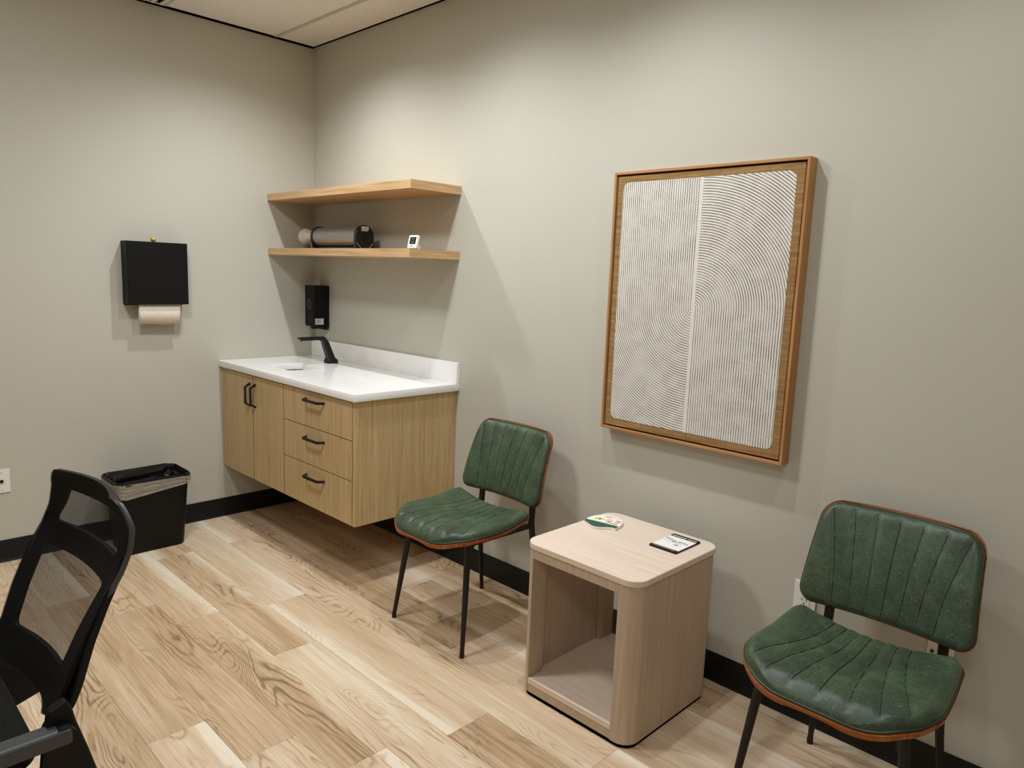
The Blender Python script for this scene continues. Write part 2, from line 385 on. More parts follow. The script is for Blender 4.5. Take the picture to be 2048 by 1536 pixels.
# ceiling: metal tees, lay-in tiles, a slot diffuser
ceil = struct('ceiling', B().box(-.0, X1, Y1, 0, H+.045, H+.12), MT['gap'])
G = .010
ys = [-G, -.249, -.858, -1.02, -1.468, -2.077, -2.686, -3.295, Y1+G]
xs = [.022, 1.62, 2.84, 4.06, X1-.006]
for a, b in zip(ys, ys[1:]):
    if abs(a+.858) < .01: continue
    for p, q in zip(xs, xs[1:]):
        B().box(p+.001, q-.001, b+.001, a-.001, H+.0014, H+.018).build('ceiling_tile', MT['tile'], ceil, bevel=.0008, seg=1)
for y in ys[1:-1]:
    B().box(.022, X1-.006, y-.0115, y+.0115, H-.001, H+.0012).build('ceiling_tee', MT['tee'], ceil)
for x in xs[1:-1]:
    for a, b in zip(ys, ys[1:]):
        if abs(a+.858) < .01: continue
        B().box(x-.0115, x+.0115, b+.012, a-.012, H-.001, H+.0012).build('ceiling_tee', MT['tee'], ceil)
vent = thing('slot_diffuser', 'white linear slot air diffuser in the ceiling, with two dark slots', 'vent', (2.0, -.939, H))
fb = B()
for a, b in ((-.8655, -.882), (-.905, -.923), (-.946, -1.0125)):
    fb.box(.022, 3.9, b, a, H-.002, H+.004)
fb.box(.024, .034, -1.0, -.87, H-.001, H+.003)
fb.build('frame', MT['white'], vent, bevel=.0006)
vb = B().box(.012, 3.9, -1.01, -.87, H+.03, H+.036)
vb.build('plenum', MT['gap'], vent)
struct('ceiling_gap_shade_1', B().box(.0002, .003, Y1, -.0032, H-.004, H+.044), MT['gap'])  # black strip on the wall, painted shade for the ceiling gap
struct('ceiling_gap_shade_2', B().box(.0035, X1, -.003, -.0002, H-.0005, H+.044), MT['gap'])  # same painted gap shade along the right wall
# baseboards with a cove foot
def baseboard(name, axis, L):
    prof = [(0, 0), (.013, 0), (.012, .003), (.0075, .010), (.0055, .02), (.0055, .104), (.004, .1077), (0, .1077)]
    b = B()
    if axis == 'y': b.loft([[(d, y, z) for d, z in prof] for y in (-.0005, L)])
    else: b.loft([[(x, -d, z) for d, z in prof] for x in (.0005, L)])
    struct(name, b, MT['base'], smooth=40)
baseboard('baseboard_left', 'y', Y1); baseboard('baseboard_right', 'x', X1)

# ------------------------------------------------------------------ wall cabinet, worktop, sink, tap
ZC, CT = .9216, .0353; CB, FY = .306, -.590; CX = 1.365
cab = thing('vanity_cabinet', 'wall-hung oak sink cabinet with two doors and three drawers under the white worktop', 'cabinet', (.68, 0, CB))
ZU = ZC-CT-.002
body = B()
body.box(CX-.019, CX, FY, -.002, CB, ZU)                     # right gable
body.box(.028, .046, FY+.022, -.002, CB, ZU)                 # left gable
body.box(.046, CX-.019, FY+.022, -.002, CB, CB+.018)         # bottom
body.box(.046, CX-.019, -.012, -.002, CB+.018, ZU)           # back
body.box(.70, .718, FY+.022, -.012, CB+.018, ZU)             # divider
body.box(.046, CX-.019, FY+.022, FY+.036, ZU-.03, ZU)        # front rail
body.build('carcass', MT['cab'], cab, bevel=.0008, seg=1)
B().box(.003, .0585, FY, FY+.02, CB, ZU).build('filler_strip', MT['cab'], cab, bevel=.0008, seg=1)
B().box(.0605, CX-.0195, FY+.0203, FY+.0217, CB+.002, ZU-.001).build('gap_shade_board', MT['gap'], cab)  # black sheet added behind the fronts, so their gaps look shaded
def handle(x, z, vertical, parent):
    L = .062
    if vertical: path = [(x, FY, z-L), (x, FY-.03, z-L+.018), (x, FY-.03, z+L-.018), (x, FY, z+L)]; up = (1, 0, 0)
    else: path = [(x-L-.022, FY, z), (x-L+.0, FY-.03, z), (x+L-.0, FY-.03, z), (x+L+.022, FY, z)]; up = (0, 0, 1)
    B().bar(path, .010, .011, up).build('handle', MT['bm'], parent, bevel=.001)
zd0, zd1 = CB, ZU-.008
for x0, x1, hx in ((.0615, .3785, .352), (.3830, .7150, .413)):
    d = B().box(x0, x1, FY, FY+.02, zd0, zd1).build('door', MT['cab'], cab, bevel=.0008, seg=1)
    B().box(x1+.0001, x1+.0009, FY+.0006, FY+.0195, zd0+.0005, zd1-.0005).build('gap_shade_strip', MT['edge'], d)  # dark strip paints the shade line beside the door
    handle(hx, .772, True, d)
for z0, z1, hz in ((.704, zd1, .838), (.517, .7000, .650), (CB, .5130, .460)):
    d = B().box(.7195, CX-.0225, FY, FY+.02, z0, z1).build('drawer', MT['cab'], cab, bevel=.0008, seg=1)
    B().box(CX-.0224, CX-.0216, FY+.0006, FY+.0195, z0+.0005, z1-.0005).build('gap_shade_strip', MT['edge'], d)  # painted shade line at the right of each drawer front
    handle(1.026, hz, False, d)
top = thing('worktop', 'white quartz worktop with a low backsplash over the oak sink cabinet', 'countertop', (.69, 0, ZC-CT))
hole = rrect(.311, .580, -.480, -.272, .03)
B().flat([(.001, -.609), (1.387, -.609), (1.387, -.001), (.001, -.001)], [hole], ZC-CT, ZC, 'z').build('slab', MT['quartz'], top, bevel=.0012)
B().box(.001, 1.387, -.021, -.001, ZC+.0002, ZC+.105).build('backsplash', MT['quartz'], top, bevel=.001)
sk = thing('undermount_sink', 'white rectangular basin set under the cut-out of the worktop', 'sink', (.446, -.376, .76))
b = B(); rings = []
for e, z in ((-.022, ZU+.0004), (.004, ZU+.0004), (.002, ZU-.02), (-.004, .80), (-.02, .772), (-.06, .765)):
    rings.append([(x, y, z) for x, y in rrect(.311-e, .580+e, -.480-e, -.272+e, max(.006, .034+e*.4))])
rings[0] = [(x, y, ZU-.0004) for x, y in rrect(.289, .602, -.502, -.250, .045)]
b.loft(rings, cap=False); R = [b.bm.verts.new(p) for p in rings[-1]]; b.face(R)
b.build('basin', MT['sink'], sk, smooth=50)
B().flat(rrect(.303, .588, -.488, -.264, .036), [rrect(.3118, .5792, -.4792, -.2728, .03)], ZU+.0006, ZU+.0018).build('gasket', MT['gap'], sk)
B().cyl((.446, -.376, .7655), (.446, -.376, .768), .022, n=24).build('drain', MT['chrome'], sk)
tp = thing('tap', 'angular matte black tap behind the sink', 'faucet', (.40, -.125, ZC))
B().loft([[(x, y, ZC+.0003) for x, y in rrect(.372, .428, -.158, -.092, .006, 3)], [(x, y, ZC+.02) for x, y in rrect(.374, .426, -.156, -.094, .006, 3)],
          [(x, y, ZC+.03) for x, y in rrect(.38, .42, -.152, -.106, .004, 3)]]).build('base', MT['bm'], tp, smooth=40)
def col_ring(y, z, w, h, t): return [(.40-w, y-h, z-t), (.40+w, y-h, z-t), (.40+w, y+h, z+t), (.40-w, y+h, z+t)]
B().loft([col_ring(-.129, ZC+.03, .019, .022, 0), col_ring(-.165, ZC+.125, .017, .017, .0), [(.383, -.198, 1.058), (.417, -.198, 1.058), (.417, -.172, 1.076), (.383, -.172, 1.076)]]).build('column', MT['bm'], tp, bevel=.002)
B().loft([[(.383, -.172, 1.0762), (.417, -.172, 1.0762), (.417, -.198, 1.058), (.383, -.198, 1.058)], [(.384, -.305, 1.0765), (.416, -.305, 1.0765), (.416, -.305, 1.0575), (.384, -.305, 1.0575)],
          [(.386, -.330, 1.0755), (.414, -.330, 1.0755), (.414, -.330, 1.0665), (.386, -.330, 1.0665)]]).build('spout', MT['bm'], tp, bevel=.002)
B().cyl((.40, -.312, 1.0578), (.40, -.312, 1.0545), .008, n=16).build('aerator', MT['dark'], tp)

# ------------------------------------------------------------------ shelves and what stands on them
for z1, lab in ((1.8742, 'upper floating oak shelf in the corner, empty'), (1.566, 'lower floating oak shelf in the corner, holding a steel cylinder')):
    sh = thing('floating_shelf', lab, 'shelf', (.68, 0, z1-.0391), 'floating oak shelves in the corner')
    B().box(.001, 1.3605, -.302, -.001, z1-.0391, z1).build('board', MT['shelf'], sh, bevel=.0008, seg=1)
    B().box(1.3608, 1.3614, -.302, -.001, z1-.0391, z1).build('end_band', MT['shelfy'], sh)
ZS = 1.566
dv = thing('steel_cylinder_device', 'brushed steel cylinder with black end caps and a cream globe lying on the lower shelf', 'appliance', (.51, -.127, ZS))
cy = -.127; cz = ZS+.070; cr = .054
B().cyl((.296, cy, cz), (.722, cy, cz), cr, n=48).build('barrel', MT['steel'], dv, smooth=30)
def cap_outline(w, top):
    pts = [(cy-w, ZS+.0005), (cy+w, ZS+.0005)]
    zc_ = ZS+top-w
    for i in range(17): a = PI*i/16; pts.append((cy+w*math.cos(a), zc_+w*math.sin(a)))
    return pts
B().prism(cap_outline(.0575, .130), .274, .296, 'x').build('end_cap', MT['cap'], dv, bevel=.004, smooth=40)
ec = B().prism(cap_outline(.0575, .130), .718, .740, 'x').build('end_cap', MT['cap'], dv, bevel=.004, smooth=40)
sb = B().prism([(cy-.022, ZS+.098), (cy-.022, ZS+.122), (cy+.022, ZS+.122), (cy+.022, ZS+.103), (cy+.012, ZS+.098)], .7402, .7408, 'x').build('sticker', MT['sticker'], ec)
pb = B()
for i in range(4):
    for j in range(3): pb.box(.7409, .7411, cy-.018+i*.009, cy-.018+i*.009+random.uniform(.003, .008), ZS+.102+j*.006, ZS+.1045+j*.006)
pb.build('print', MT['greyprint'], ec)
B().cyl((.7402, cy+.002, ZS+.05), (.7425, cy+.002, ZS+.05), .012, n=20).build('socket', MT['gloss'], ec)
B().box(.7402, .744, cy-.002, cy+.004, ZS+.066, ZS+.086).build('switch', MT['cap'], ec, bevel=.001)
wb = B()
for xx in (.2735, .7405): 
    wb.tube([(xx, cy+.05, ZS+.034), (xx, cy+.018, ZS+.002)], .0013, 6); wb.tube([(xx, cy-.05, ZS+.034), (xx, cy-.018, ZS+.002)], .0013, 6)
for yy in (cy-.0582,): wb.tube([(.277, yy, ZS+.04), (.30, yy, ZS+.006)], .0013, 6)
wb.build('wire_feet', MT['sticker'], dv)
B().box(.30, .715, cy-.03, cy+.03, ZS+.0005, ZS+.014).build('base_rail', MT['cap'], dv, bevel=.002)
B().tube([(.274, cy, cz+.004), (.23, cy, cz+.004), (.185, cy, cz+.004), (.17, cy, cz+.004)], [.022, .022, .03, .034], 20).build('neck', MT['lamp'], dv, smooth=40)
B().sphere((.132, cy, cz+.004), .048, nu=32, nv=18).build('globe', MT['lamp'], dv, smooth=80)
th = thing('desk_thermometer', 'small white digital thermometer leaning on its stand, right end of the lower shelf', 'thermometer', (1.315, -.26, ZS))
rot = Matrix.Translation((1.322, -.258, ZS+.0025)) @ Matrix.Rotation(math.radians(9), 4, 'Z') @ Matrix.Rotation(math.radians(-16), 4, 'X')
def tilted(b): bmesh.ops.transform(b.bm, matrix=rot, verts=b.bm.verts); return b
def fz(pts, a, c): return B().prism(pts, a, c, 'y')
tilted(fz(rrect(-.029, .029, 0, .062, .006), -.006, .006)).build('case', MT['white'], th, bevel=.0015, smooth=40)
tilted(fz(rrect(-.019, .019, .019, .053, .002, 2), -.0068, -.0061)).build('display', MT['lcd'], th)
t_ = B()
t_.text('72', .019, Matrix.Translation((0, -.0071, .043)) @ Matrix.Rotation(PI/2, 4, 'X'))
t_.text('43', .015, Matrix.Translation((0, -.0071, .027)) @ Matrix.Rotation(PI/2, 4, 'X'))
tilted(t_).build('digits', MT['lcdink'], th)
tilted(fz(rrect(-.023, .023, .004, .014, .001, 2), -.0066, -.0061)).build('plate', MT['sticker'], th)
tilted(fz([(-.012, .008), (.008, .008), (.008, .0105), (-.012, .0105)], -.0070, -.0066)).build('print', MT['ink'], th)
B().bar([(1.328, -.246, ZS+.030), (1.333, -.226, ZS+.001)], .02, .003, (1, 0, 0)).build('stand', MT['white'], th)

# ------------------------------------------------------------------ dispensers
pd = thing('towel_dispenser', 'square matte black paper towel dispenser on the left wall', 'dispenser', (.045, -.949, 1.238))
B().box(.0008, .090, -1.099, -.8, 1.243, 1.562).build('housing', MT['black'], pd, bevel=.003)
B().box(.0902, .0912, -1.096, -.803, 1.246, 1.559).build('front_cover', MT['black'], pd)
B().box(.002, .012, -1.094, -.805, 1.236, 1.2428).build('back_lip', MT['black'], pd)
B().box(.02, .028, -1.1006, -1.0992, 1.285, 1.375).build('level_slot', MT['gloss'], pd)
lk = B().sphere((.040, -.953, 1.575), .0135, nu=18, nv=10); lk.cyl((.040, -.953, 1.562), (.040, -.953, 1.566), .007, n=14)
lk.build('lock_knob', MT['brass'], pd, smooth=60)
pt = thing('paper_towel', 'folded white paper towel hanging from the black towel dispenser', 'paper towel', (.06, -.945, 1.15))
def sheet(b, x0, x1, ya, yb, z0, z1, wav, n=14):
    a, c = [], []
    for i in range(n+1):
        y = ya+(yb-ya)*i/n; w = wav*math.sin(3.1*i/n*2+z0*40)
        a.append((x0+w, y, z1)); c.append((x1+w*.5, y, z0+.004*math.sin(i*.5)*(.6)))
    m = [((p[0]+q[0])/2+.0004, p[1], (p[2]+q[2])/2) for p, q in zip(a, c)]
    V = b.grid([a, m, c]); return b
b = B(); sheet(b, .074, .069, -1.045, -.838, 1.143, 1.2428, .0003)
o = b.build('sheet', MT['paper'], pt, smooth=10); s_ = o.modifiers.new('s', 'SOLIDIFY'); s_.thickness = .0009
b = B(); sheet(b, .066, .062, -1.046, -.842, 1.138, 1.2428, .0003)
o = b.build('sheet', MT['paper'], pt, smooth=10); s_ = o.modifiers.new('s', 'SOLIDIFY'); s_.thickness = .0009
sd = thing('soap_dispenser', 'black soap dispenser with a sticker and sight window, on the wall behind the tap', 'dispenser', (.123, -.05, 1.095))
prof = [(-.104, 1.117), (-.104, 1.357), (-.0008, 1.357), (-.0008, 1.093), (-.03, 1.093), (-.036, 1.105), (-.094, 1.112)]
B().prism(prof, .072, .177, 'x').build('housing', MT['black'], sd, bevel=.003)
B().tube([(.124, -.075, 1.11), (.124, -.075, 1.097)], [.02, .016], 18).build('nozzle', MT['dark'], sd, smooth=40)
def ell(cx, cz, a, c, n=28): return [(cx+a*math.cos(2*PI*i/n), cz+c*math.sin(2*PI*i/n)) for i in range(n)]
B().flat(ell(.124, 1.243, .022, .033), [ell(.124, 1.243, .0165, .027)], -.1065, -.1041, 'y').build('window_ring', MT['greyframe'], sd)
B().flat(ell(.124, 1.243, .0163, .0268), [], -.1052, -.1041, 'y').build('sight_window', MT['gloss'], sd)
lg = B(); lr = Matrix.Translation((.126, -.1044, 1.165)) @ Matrix.Rotation(PI/2, 4, 'X') @ Matrix.Rotation(PI/2, 4, 'Z')
for pts in ([(-.03, .007), (-.024, -.006), (-.018, .007)], [(-.013, .0), (-.006, .0), (-.006, -.005), (-.013, -.005)], [(-.001, .004), (-.001, -.005), (.005, -.005)], [(.010, -.005), (.010, .002), (.016, .002)], [(.021, -.005), (.024, .003), (.028, -.005)]):
    lg.tube([lr @ Vector((p[0], p[1], 0)) for p in pts], .0009, 6)
lg.build('raised_mark', MT['greyprint'], sd)
st = B().box(.1772, .1777, -.097, -.040, 1.125, 1.162).build('sticker', MT['sticker'], sd)
pr = B()
for j in range(6):
    zz = 1.130+j*.005; pr.box(.1778, .1780, -.092, -.092+random.uniform(.025, .044), zz, zz+.0018)
pr.build('print', MT['greyprint'], st)
B().cyl((.1772, -.010, 1.103), (.1788, -.010, 1.103), .004, n=12).build('screw', MT['chrome'], sd)
kk = B(); kk.cyl((.088, -.012, 1.3572), (.088, -.012, 1.366), .004, n=10); kk.tube([(.088, -.012, 1.366), (.086, -.010, 1.376), (.082, -.009, 1.382), (.079, -.008, 1.376)], .0015, 6)
kk.build('key', MT['chrome'], sd)

# ------------------------------------------------------------------ framed art
art = thing('framed_art', 'large oak-framed line print of arcs and stripes on brown linen', 'picture', (2.6885, -.0265, .873))
x0, x1, z0, z1 = 2.3115, 3.0655, .8745, 1.866; fw = .0095
for nm, bx in (('frame_side', (x0, x0+fw, z0, z1)), ('frame_side', (x1-fw, x1, z0, z1)), ('frame_rail', (x0+fw, x1-fw, z1-fw, z1)), ('frame_rail', (x0+fw, x1-fw, z0, z0+fw))):
    B().box(bx[0], bx[1], -.053, -.001, bx[2], bx[3]).build(nm, MT['framez' if nm == 'frame_side' else 'frame'], art, bevel=.0008, seg=1)
B().box(x0+fw, x1-fw, -.012, -.004, z0+fw, z1-fw).build('backing', MT['gap'], art)
B().box(x0+fw+.0055, x1-fw-.0055, -.047, -.013, z0+fw+.0055, z1-fw-.0055).build('canvas', MT['linen'], art, bevel=.002)
B().prism(rrect(2.3525, 3.0245, .9185, 1.827, .026, 8), -.0478, -.0471, 'y').build('print', MT['art'], art)

# ------------------------------------------------------------------ outlets
def screw(b, p, ax):
    q = Vector(p)+Vector(ax)*.0014; b.cyl(p, q, .0035, n=12)
wp = thing('wall_jack', 'white data jack plate on the left wall at the left edge', 'wall plate', (.003, -1.667, .40))
B().prism(rrect(-1.702, -1.632, .3425, .458, .003, 2), .0005, .006, 'x').build('plate', MT['white'], wp, bevel=.002)
B().box(.0061, .0075, -1.686, -1.650, .385, .417).build('insert', MT['white'], wp)
B().cyl((.0076, -1.667, .4), (.012, -1.667, .4), .008, n=16).build('port', MT['gloss'], wp)
for z in (.442, .358):
    b = B(); screw(b, (.006, -1.667, z), (1, 0, 0)); b.build('screw', MT['tee'], wp)
op = thing('power_outlet', 'white receptacle plate low on the wall, left behind the nearer green chair', 'outlet', (3.168, -.003, .43))
B().prism(rrect(3.1305, 3.2045, .372, .488, .003, 2), -.006, -.0005, 'y').build('plate', MT['white'], op, bevel=.002)
rc = B().prism(rrect(3.150, 3.185, .388, .472, .002, 2), -.0075, -.0061, 'y').build('receptacle', MT['white'], op)
b = B()
for zz in (.455, .428):
    b.box(3.1585, 3.1605, -.0082, -.0076, zz-.004, zz+.004); b.box(3.1735, 3.1755, -.0082, -.0076, zz-.004, zz+.004); b.cyl((3.167, -.0076, zz-.0125), (3.167, -.0082, zz-.0125), .0024, n=10)
b.build('slot', MT['gloss'], rc)
b = B(); b.flat(rrect(3.158, 3.177, .396, .408, .001, 2), [rrect(3.159, 3.176, .397, .407, .001, 2)], -.0081, -.0076, 'y')
for zz in (.400, .404): b.box(3.161, 3.174, -.0081, -.0076, zz-.0006, zz+.0006)
b.build('button_mark', MT['greyprint'], rc)
dp = thing('wall_jack', 'white jack plate low on the wall behind the right post of the nearer green chair', 'wall plate', (3.577, -.003, .4))
B().prism(rrect(3.541, 3.612, .345, .46, .003, 2), -.006, -.0005, 'y').build('plate', MT['white'], dp, bevel=.002)
B().cyl((3.555, -.0061, .405), (3.555, -.011, .405), .005, n=14).build('port', MT['gloss'], dp)
for z in (.444, .361):
    b = B(); screw(b, (3.577, -.006, z), (0, -1, 0)); b.build('screw', MT['tee'], dp)

# ------------------------------------------------------------------ waste bin with liner
bn = thing('waste_bin', 'black rectangular waste bin by the left wall, beside the cabinet', 'bin', (.18, -1.077, 0))
def can_ring(t, grow=0.0, z=None):
    # t 0 at floor .. 1 at rim
    a = (.082-.020*t, .300+.012*t, -1.226-.030*t, -.932+.032*t)
    return [(x, y, .381*t if z is None else z) for x, y in rrect(a[0]-grow, a[1]+grow, a[2]-grow, a[3]+grow, .035+.01*t, 8)]
b = B(); rg = [can_ring(0, -.012, .0005), can_ring(0.01, -.002, .004), can_ring(.03)]+[can_ring(t) for t in (.3, .6, .93)]+[can_ring(.94, .005), can_ring(.985, .0065), can_ring(1, .004), can_ring(1, -.003), can_ring(.97, -.005), can_ring(.5, -.005), can_ring(.05, -.006)]
b.loft(rg, cap=True); b.build('bucket', MT['dark'], bn, smooth=50)
b = B(); N = len(can_ring(0)); rings = []
for j in range(15):
    q = j/14; ring = []
    for i, p in enumerate(can_ring(1, .0085)):
        ang = 2*PI*i/N; side = (p[1]+1.077)/.18
        drop = .084-.040*(side+1)/2*1.2 + .005*math.sin(ang*3+.6)
        z = .372 - drop*q
        t = z/.381; base = can_ring(t, .0075)[i]
        c = Vector((.18, -1.077, 0)); d = (Vector((base[0], base[1], 0))-c).normalized()
        w = .0030*math.sin(z*330+4*math.sin(ang*3))+.0022*math.sin(ang*17+z*90)
        ring.append((base[0]+d.x*(w+.002*q), base[1]+d.y*(w+.002*q), z))
    rings.append(ring)
b.loft(rings, cap=False); b.build('liner_cuff', MT['film'], bn, smooth=80)
b = B(); rings = []
for j in range(16):
    q = j/15; ring = []
    for i, p in enumerate(can_ring(1, -.007)):
        ang = 2*PI*i/N; z = .3835 - .15*q + .004*math.sin(ang*5); t = max(0.05, z/.381)
        base = can_ring(t, -.0075-.035*q*(.5+.5*math.sin(ang*2+.4))**2)[i]
        c = Vector((.18, -1.077, 0)); d = (Vector((base[0], base[1], 0))-c).normalized()
        w = -abs(.013*min(1, q*3)*math.sin(ang*9+q*7)+.010*min(1, q*3)*math.sin(ang*23-q*17+math.sin(ang*5)*2))
        ring.append((base[0]+d.x*w, base[1]+d.y*w, z+.006*q*math.sin(ang*13)))
    rings.append(ring)
b.loft(rings, cap=False); b.build('liner_inside', MT['innerbag'], bn, smooth=80)

# ------------------------------------------------------------------ side table
tb = thing('side_table', 'square bleached-oak side table with rounded corners, open cube, between two green chairs', 'table', (2.66, -.345, 0))
tx0, tx1, ty0, ty1 = 2.425, 2.897, -.592, -.100; TZ = .56; TS = .538
B().prism(rrect(tx0-.004, tx1+.004, ty0-.004, ty1+.004, .055, 10), TS, TZ, 'z').build('tabletop', MT['tabx'], tb, bevel=.0035, smooth=30, seg=3)
B().prism(rrect(tx0+.004, tx1-.004, ty0+.004, ty1-.004, .05, 8), .0003, .012, 'z').build('plinth', MT['gap'], tb)
def panel2(sx):
    def X(d): return tx0+d if sx < 0 else tx1-d
    rad = .055 if sx > 0 else .05
    wv = .039 if sx < 0 else .070
    F = [(rad*(1-math.sin(PI/2*k/10)), ty0+rad*(1-math.cos(PI/2*k/10))) for k in range(11)]
    F = [p for p in F if p[0] < wv-.001]
    # y at the inner edge of the stile
    R = [(d, ty1-(y-ty0)) for d, y in F][::-1]
    y_in = ty0+rad*(1-math.cos(math.asin(1-min(wv, rad)/rad)))
    dep = .078; th_ = .020
    out = [(wv, y_in)]+F+R+[(wv, ty1-(y_in-ty0)), (wv, ty1-dep), (th_, ty1-dep), (th_, ty0+dep), (wv, ty0+dep)]
    return [(X(d), y) for d, y in out]
B().prism(panel2(-1), .012, TS-.0005, 'z').build('side_panel', MT['tab'], tb, bevel=.0008, smooth=30, seg=1)
B().prism(panel2(1), .012, TS-.0005, 'z').build('side_panel', MT['tab'], tb, bevel=.0008, smooth=30, seg=1)
xl, xr = tx0+.040, tx1-.071
B().box(xl, xr, ty0+.001, ty0+.022, .505, TS-.0005).build('apron', MT['tab'], tb, bevel=.0008, seg=1)
B().box(xl, xr, ty1-.022, ty1-.001, .505, TS-.0005).build('apron', MT['tab'], tb, bevel=.0008, seg=1)
b = B(); b.box(xl, xr, ty0+.001, ty1-.001, .044, .064); b.box(tx0+.0205, xl, ty0+.0785, ty1-.0785, .044, .064); b.box(xr, tx1-.0205, ty0+.0785, ty1-.0785, .044, .064)
b.build('bottom_shelf', MT['tabx'], tb, bevel=.0008, seg=1, weld=False)
B().box(xl, xr, ty0+.003, ty0+.022, .012, .0435).build('toe_board', MT['tab'], tb, bevel=.0008, seg=1)
# notepad and card holder on the table
nz = TZ+.0004
def xf(b, cx, cy, ang): bmesh.ops.transform(b.bm, matrix=Matrix.Translation((cx, cy, nz)) @ Matrix.Rotation(ang, 4, 'Z'), verts=b.bm.verts); return b
np_ = thing('shaped_notepad', 'white rounded notepad with a wavy green band, at the left of the side table', 'notepad', (2.50, -.235, TZ))
AP = math.radians(14)
def pad_outline(s=1.0, n=14):
    pts = []
    for k in range(n+1):                                   # wavy near edge, left to right
        q = k/n; pts.append((-.066+.132*q, -.056+.016*math.cos(q*2*PI+.5)-.012*q))
    for k in range(1, 24):                                # rounded far side
        a = -.12+(PI+.24)*k/24; pts.append((.068*math.cos(a), -.012+.082*math.sin(a)))
    return [(x*s, y*s) for x, y in pts]
def band_outline(n=14):
    lo = [(-.0655+.131*k/n, -.0565+.016*math.cos(k/n*2*PI+.5)-.012*k/n) for k in range(n+1)]
    return lo+[(.066, -.030), (-.066, -.022)]
PCX, PCY = 2.497, -.236
xf(B().prism(pad_outline(), 0, .010, 'z'), PCX, PCY, AP).build('pad', MT['card'], np_, bevel=.0008, seg=1)
xf(B().prism(band_outline(), .0101, .0106, 'z'), PCX, PCY, AP).build('green_band', MT['green'], np_)
def marks(lst, mat, nm, par, cx, cy, ang, zb=.0101):
    b = B()
    for x, y, a, c in lst: b.prism([(x+a*math.cos(2*PI*i/14), y+c*math.sin(2*PI*i/14)) for i in range(14)], zb, zb+.0003, 'z')
    xf(b, cx, cy, ang).build(nm, mat, par)
marks([(-.034, .008, .013, .014), (-.018, .012, .010, .013)], MT['yellow'], 'yellow_figure', np_, PCX, PCY, AP)
marks([(.012, .012, .016, .02), (.022, -.008, .012, .01)], MT['pink'], 'pink_figure', np_, PCX, PCY, AP)
marks([(.046, .022, .012, .005), (.048, .006, .012, .005), (.044, -.014, .013, .006), (-.006, .045, .013, .005)], MT['coral'], 'coral_badge', np_, PCX, PCY, AP, .0105)
b = B()
for k in range(8): b.box(-.004+k*.006, .0+k*.006, .058-k*.0022, .0605-k*.0022, .0101, .0104)
xf(b, PCX, PCY, AP).build('print', MT['ink'], np_)
b = B()
for k in range(6): b.box(-.045+k*.014, -.037+k*.014, -.017-k*.001, -.0155-k*.001, .0101, .0104)
xf(b, PCX, PCY, AP).build('print', MT['greyprint'], np_)
ch = thing('card_pad', 'white printed pad on a black backing, at the right of the side table', 'notepad', (2.79, -.218, TZ))
CA = math.radians(0); CXX, CYY = 2.788, -.217
xf(B().prism(rrect(-.054, .054, -.080, .080, .004, 3), 0, .006, 'z'), CXX, CYY, CA).build('backing', MT['dark'], ch, bevel=.0008, seg=1)
xf(B().box(-.051, .0535, -.064, .050, .0061, .0072), CXX, CYY, CA).build('sheet', MT['card'], ch)
b = B()
for k in range(7): b.box(-.046+k*.008, -.040+k*.008, .060, .066, .0061, .0064)
for k in range(4): b.box(.014+k*.009, .021+k*.009, .060, .066, .0061, .0064)
xf(b, CXX, CYY, CA).build('heading', MT['card'], ch)
b = B()
for k in range(14): b.box(-.046+k*.0055, -.0425+k*.0055, -.071, -.068, .0061, .0064)
xf(b, CXX, CYY, CA).build('heading', MT['sticker'], ch)
b = B()
for x, y, w, h in ((-.040, .020, .014, .010), (-.024, .014, .012, .010), (-.010, .010, .012, .010), (.014, .012, .012, .012), (.028, .012, .010, .010), (.040, .010, .008, .010), (.018, -.022, .014, .012)):
    b.flat(ell(x, y, w*.5, h*.6, 12), [ell(x, y, w*.32, h*.36, 12)], .0073, .0076, 'z')
for k in range(9): b.box(-.040+k*.008, -.035+k*.008, -.006, -.0045, .0073, .0076)
xf(b, CXX, CYY, CA).build('print', MT['ink'], ch)
marks([(.002, .006, .008, .004), (-.006, .0, .005, .003)], MT['lime'], 'leaf_mark', ch, CXX, CYY, CA, .0073)
marks([(.036, -.072, .008, .003)], MT['redink'], 'red_mark', ch, CXX, CYY, CA, .0062)

# ------------------------------------------------------------------ green chairs
def corner_w(d, Wd, rad):
    return Wd if d >= rad else Wd-rad+math.sqrt(max(0, rad*rad-(rad-d)**2))
def lerp_tab(tab, q):
    for (a, va), (c, vc) in zip(tab, tab[1:]):
        if q <= c:
            s = (q-a)/(c-a); s = s*s*(3-2*s)*.5+s*.5; return va+(vc-va)*s
    return tab[-1][1]
def dense(n, lo=0.0, hi=1.0):
    return [lo+(hi-lo)*.5*(1-math.cos(PI*i/n)) for i in range(n+1)]
SEAT_Y0, SEAT_Y1 = -.664, -.245            # front and rear edge (y as measured from the wall)
def seat_half(y):
    d_f, d_b = y-SEAT_Y0, SEAT_Y1-y
    q = d_f/(SEAT_Y1-SEAT_Y0); Wd = .246-.022*q*q
    return min(corner_w(d_f, Wd, .175), corner_w(d_b, Wd, .04))
def seat_z(u, y):
    q = (y-SEAT_Y0)/(SEAT_Y1-SEAT_Y0)
    z = lerp_tab([(0, .438), (.12, .455), (.3, .462), (.65, .453), (1, .462)], q)
    return z+.030*u*u*lerp_tab([(0, 0), (.35, .25), (1, 1)], q)
def seat_lines():
    L = []
    for i in range(-3, 4):
        a = i/3.6
        L.append(lambda y, a=a: a*(.50+.62*((SEAT_Y1-y)/(SEAT_Y1-SEAT_Y0))**1.6))
    return L
def back_half(z):
    lo, hi = .520, .815; q = (z-lo)/(hi-lo); Wd = .235-.023*q
    return min(corner_w(hi-z, Wd, .055), corner_w(z-lo, Wd, .045))
